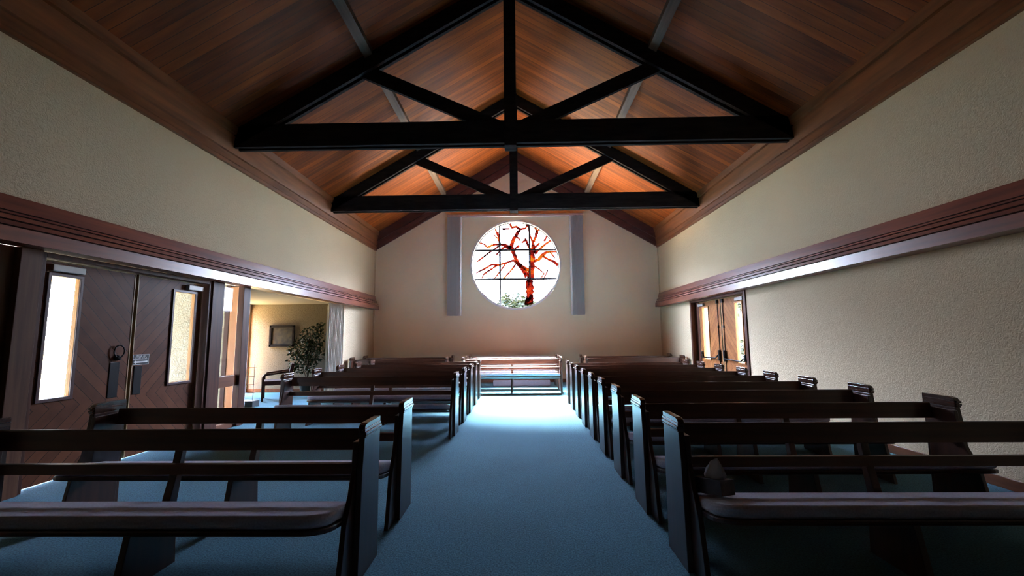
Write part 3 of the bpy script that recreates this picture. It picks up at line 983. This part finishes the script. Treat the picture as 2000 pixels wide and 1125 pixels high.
# ------------------------------------------------------------------ pews
PL = 2.56
def rrect(x0, x1, v0, v1, r_, n=6):
    """Outline in x,y: square corners at the back (y=-v0), rounded at the front (y=-v1)."""
    pts = [(x0, -v0)]
    for i in range(n + 1):
        a = PI / 2 * i / n
        pts.append((x0 + r_ - r_ * math.cos(a), -(v1 - r_ + r_ * math.sin(a))))
    for i in range(n + 1):
        a = PI / 2 * (1 - i / n)
        pts.append((x1 - r_ + r_ * math.cos(a), -(v1 - r_ + r_ * math.sin(a))))
    pts.append((x1, -v0))
    return pts

def make_pew():
    root = thing('pew', '', 'pew')
    for s in (-1, 1):
        xo, xi = s * PL / 2, s * (PL / 2 - 0.036)
        a, b = min(xo, xi), max(xo, xi)
        e = MB().prism([(0, 0), (-0.02, 0), (-0.34, 0), (-0.31, 0.62), (-0.285, 0.80), (0, 0.80)], 'x', a, b).build('end_panel', M['pew_end'], root, 0.004)
        # cap moulding: three stepped beads, rounded towards the front
        g = MB()
        for k, (z0, z1, o_) in enumerate(((0.80, 0.812, 0.006), (0.815, 0.832, 0.011), (0.836, 0.852, 0.006))):
            x0, x1 = sorted((xi + s * 0.004, xo + s * o_))
            g.box(x0, x1, -0.29 - 0.004 * k, 0.004, z0, z1)
        x0, x1 = sorted((xi - s * 0.004, xo + s * 0.001))
        g.box(x0, x1, -0.285, 0, 0.80, 0.852)
        g.prism([(0, 0.852), (0, 0.882), (-0.24, 0.882), (-0.275, 0.873), (-0.292, 0.852)], 'x', x0, x1)
        g.build('cap_moulding', M['pew_cap'], e, 0.003)
        # inner flared board that carries the seat
        yi = s * (PL / 2 - 0.036)
        yj = s * (PL / 2 - 0.066)
        a, b = min(yi, yj), max(yi, yj)
        MB().prism([(-0.06, 0), (-0.52, 0), (-0.44, 0.36), (-0.36, 0.50), (-0.315, 0.62), (-0.30, 0.78), (-0.05, 0.78)], 'x', a, b).build('side_board', M['pew_end'], root, 0.004)
    xi = PL / 2 - 0.066
    # rails
    MB().prism([(-0.090, 0.694), (-0.120, 0.688), (-0.100, 0.810), (-0.090, 0.818), (-0.067, 0.812)], 'x', -xi, xi).build('top_rail', M['pew'], root, 0.004)
    MB().prism([(-0.137, 0.556), (-0.165, 0.552), (-0.152, 0.612), (-0.126, 0.617)], 'x', -xi, xi).build('lower_rail', M['pew'], root, 0.004)
    # seat board and cushion
    g = MB().prism(rrect(-xi, xi, 0.20, 0.66, 0.13), 'z', 0.375, 0.405)
    st = g.build('seat', M['pew'], root, 0.008)
    cu = MB().prism(rrect(-xi + 0.005, xi - 0.005, 0.215, 0.655, 0.125), 'z', 0, 0.07).build('cushion', M['cushion'], root, 0.028, seg=4)
    # gentle backward tilt of seat and cushion
    for o, z0 in ((st, 0.39), (cu, 0.405)):
        for v in o.data.vertices:
            v.co.z += (0.405 if o is cu else 0) + 0.02 + (-v.co.y - 0.65) * 0.18
    # centre support and back bracket
    MB().prism([(-0.08, 0), (-0.50, 0), (-0.42, 0.346), (-0.22, 0.303), (-0.10, 0.303)], 'x', -0.02, 0.02).build('centre_support', M['pew_end'], root, 0.004)
    br = [(-0.225, 0.32), (-0.185, 0.33), (-0.165, 0.42), (-0.12, 0.56), (-0.068, 0.80), (-0.03, 0.80), (-0.075, 0.56), (-0.10, 0.42), (-0.12, 0.30)]
    MB().prism(br, 'x', -0.025, 0.025).build('back_bracket', M['pew_end'], root, 0.004)
    return root

pew0 = make_pew()
first = [True]
def put_pew(xc, yb, label, group):
    p = pew0 if first[0] else copy_tree(pew0)
    first[0] = False
    p.location = (xc, yb, 0)
    p['label'] = label
    p['group'] = group
    return p
ordn = ['nearest', 'second', 'third', 'fourth', 'fifth', 'sixth', 'seventh', 'eighth', 'ninth']
LXc, RXc = -0.945 - PL / 2, 0.975 + PL / 2
Lys = [2.97, 3.84, 6.68, 7.62, 8.60, 9.52, 10.40]
Rys = [3.10, 3.95, 4.82, 5.66, 6.45, 7.25, 8.05, 8.85, 9.62]
llab = ['dark wooden pew with mauve cushion, nearest on the left of the aisle',
        'dark wooden pew second on the left, tissue box on its far end',
        'dark wooden pew on the left, first one beyond the open gap by the doors',
        'dark wooden pew on the left, second one beyond the open gap',
        'dark wooden pew on the left, third one beyond the open gap',
        'dark wooden pew on the left, fourth one beyond the open gap',
        'dark wooden pew on the left, farthest that borders the aisle']
rlab = ['dark wooden pew with tissue box on its cushion, nearest on the right of the aisle'] + \
       ['dark wooden pew on the right of the aisle, %s from the viewer' % ordn[k] for k in range(1, 8)] + \
       ['dark wooden pew on the right of the aisle, farthest that borders it']
rlab[2] = 'dark wooden pew third on the right, small tissue box at its aisle end'
for y, lb in zip(Lys, llab):
    put_pew(LXc, y, lb, 'pews left of the aisle')
for y, lb in zip(Rys, rlab):
    put_pew(RXc, y, lb, 'pews right of the aisle')
for y, lb in zip((11.52, 12.30, 13.08), ('wooden bench facing down the aisle, front of the three in the centre', 'wooden bench in the centre, middle of the three under the round window', 'wooden bench in the centre, rearmost under the round window')):
    put_pew(-0.235, y, lb, 'centre benches below the round window')
for xc, y, lb in ((-4.50 + PL / 2, 11.75, 'dark pew in the far left corner, front one of the two'), (-4.50 + PL / 2, 12.75, 'dark pew in the far left corner against the gable wall'),
                  (4.24 - PL / 2, 11.75, 'dark pew in the far right corner, front one of the two'), (4.24 - PL / 2, 12.75, 'dark pew in the far right corner against the gable wall')):
    put_pew(xc, y, lb, 'corner pews by the far wall')

def tissue_box(loc, rz, label):
    t = thing('tissue_box', label, 'tissue box', loc, 0, 'tissue boxes on the pews')
    t.rotation_euler = (Matrix.Rotation(-0.178, 3, 'X') @ Matrix.Rotation(rz, 3, 'Z')).to_euler()
    MB().box(-0.10, 0.10, -0.058, 0.058, 0, 0.085).build('carton', M['box_print'], t, 0.003)
    g = MB()
    n = 14
    vs, rr_ = [], random.Random(5)
    prof = [(0.050, 0.082), (0.060, 0.105), (0.042, 0.145), (0.024, 0.18), (0.006, 0.198)]
    for k, (r_, z) in enumerate(prof):
        for j in range(n):
            a = 2 * PI * j / n
            q = r_ * (1 + 0.25 * math.sin(3 * a + k) + rr_.uniform(-0.08, 0.08))
            vs.append((q * math.cos(a) * 1.25 + 0.012 * k, q * math.sin(a) * 0.5, z))
    fs = [(i * n + j, i * n + (j + 1) % n, (i + 1) * n + (j + 1) % n, (i + 1) * n + j) for i in range(len(prof) - 1) for j in range(n)] + [tuple(range(len(vs) - n, len(vs)))]
    g.add(vs, fs).build('tissue', M['tissue'], t, smooth=True)
    return t
def seat_z(v):
    return 0.425 + 0.07 + (v - 0.65) * 0.18 + 0.004
tissue_box((1.145, 3.10 - 0.36, seat_z(0.43)), R(-62), 'dark tissue box with a white tissue on the nearest right pew')
tissue_box((-3.26, 3.84 - 0.42, seat_z(0.49)), R(80), 'pale-sided tissue box at the far end of the second left pew')
tissue_box((1.16, 4.82 - 0.40, seat_z(0.47)), R(-80), 'tissue box at the aisle end of the third right pew')
# pale low slab under the rear centre benches
tag(MB().box(-0.80, 0.82, 12.52, 12.58, 0.0, 0.17).build('panel', M['cushion'], None, 0.03), 'low pale panel on the floor under the rearmost centre bench', 'panel')

# ------------------------------------------------------------------ outdoors
struct(MB().box(-14, XL - T, -4, LY0 - 0.15, -0.3, -0.02).build('ground', M['ground']), 'pale paving outside the left doors', 'ground')
struct(MB().box(XR + T, 16, -4, 30, -0.3, -0.02).build('ground_right', M['ground']), 'pale paving outside the right doors', 'ground')
struct(MB().box(-6, 5, 18.5, 23, -0.3, -0.05).build('ground_far', M['ground']), 'planting bed outside behind the far wall', 'ground')
def shrub(loc, rad, n, size, seed, label, name='shrub', trunk=0):
    rn = random.Random(seed)
    s = thing(name, label, 'tree' if trunk else 'shrub', loc)
    g = MB()
    leaf_cloud(g, (0, 0, trunk + rad[2] * 0.95), rad, n, size, rn, 0.3)
    leaf_cloud(g, (rad[0] * 0.5, 0, trunk + rad[2] * 0.7), tuple(r_ * 0.6 for r_ in rad), n // 2, size, rn, 0.2)
    g.build('foliage', M['tree_leaf' if loc[0] > 5 else 'bush'], s)
    g = MB().tube([(0, 0, -0.2), (0.03, 0, trunk * 0.5 + 0.3), (0, 0, trunk + rad[2])], [0.10, 0.08, 0.03])
    g.build('trunk', M['bark'], s)
    return s
shrub((-0.3, 20, -0.1), (1.15, 0.9, 1.80), 3400, 0.26, 1, 'dark green shrub outside, seen low through the round window')
shrub((-2.0, 21.2, -0.1), (0.7, 0.6, 1.85), 2000, 0.26, 2, 'green shrub outside at the lower left of the round window')
shrub((1.7, 21.4, -0.1), (0.7, 0.6, 1.8), 2000, 0.26, 4, 'green shrub outside at the lower right of the round window')
shrub((9.3, 17.6, -0.1), (1.0, 1.0, 0.75), 900, 0.2, 5, 'low green shrub outside the right doors')
shrub((10.2, 20, -0.1), (2.0, 1.8, 1.3), 1600, 0.25, 6, 'leafy tree outside the right doors', 'tree', 2.5)
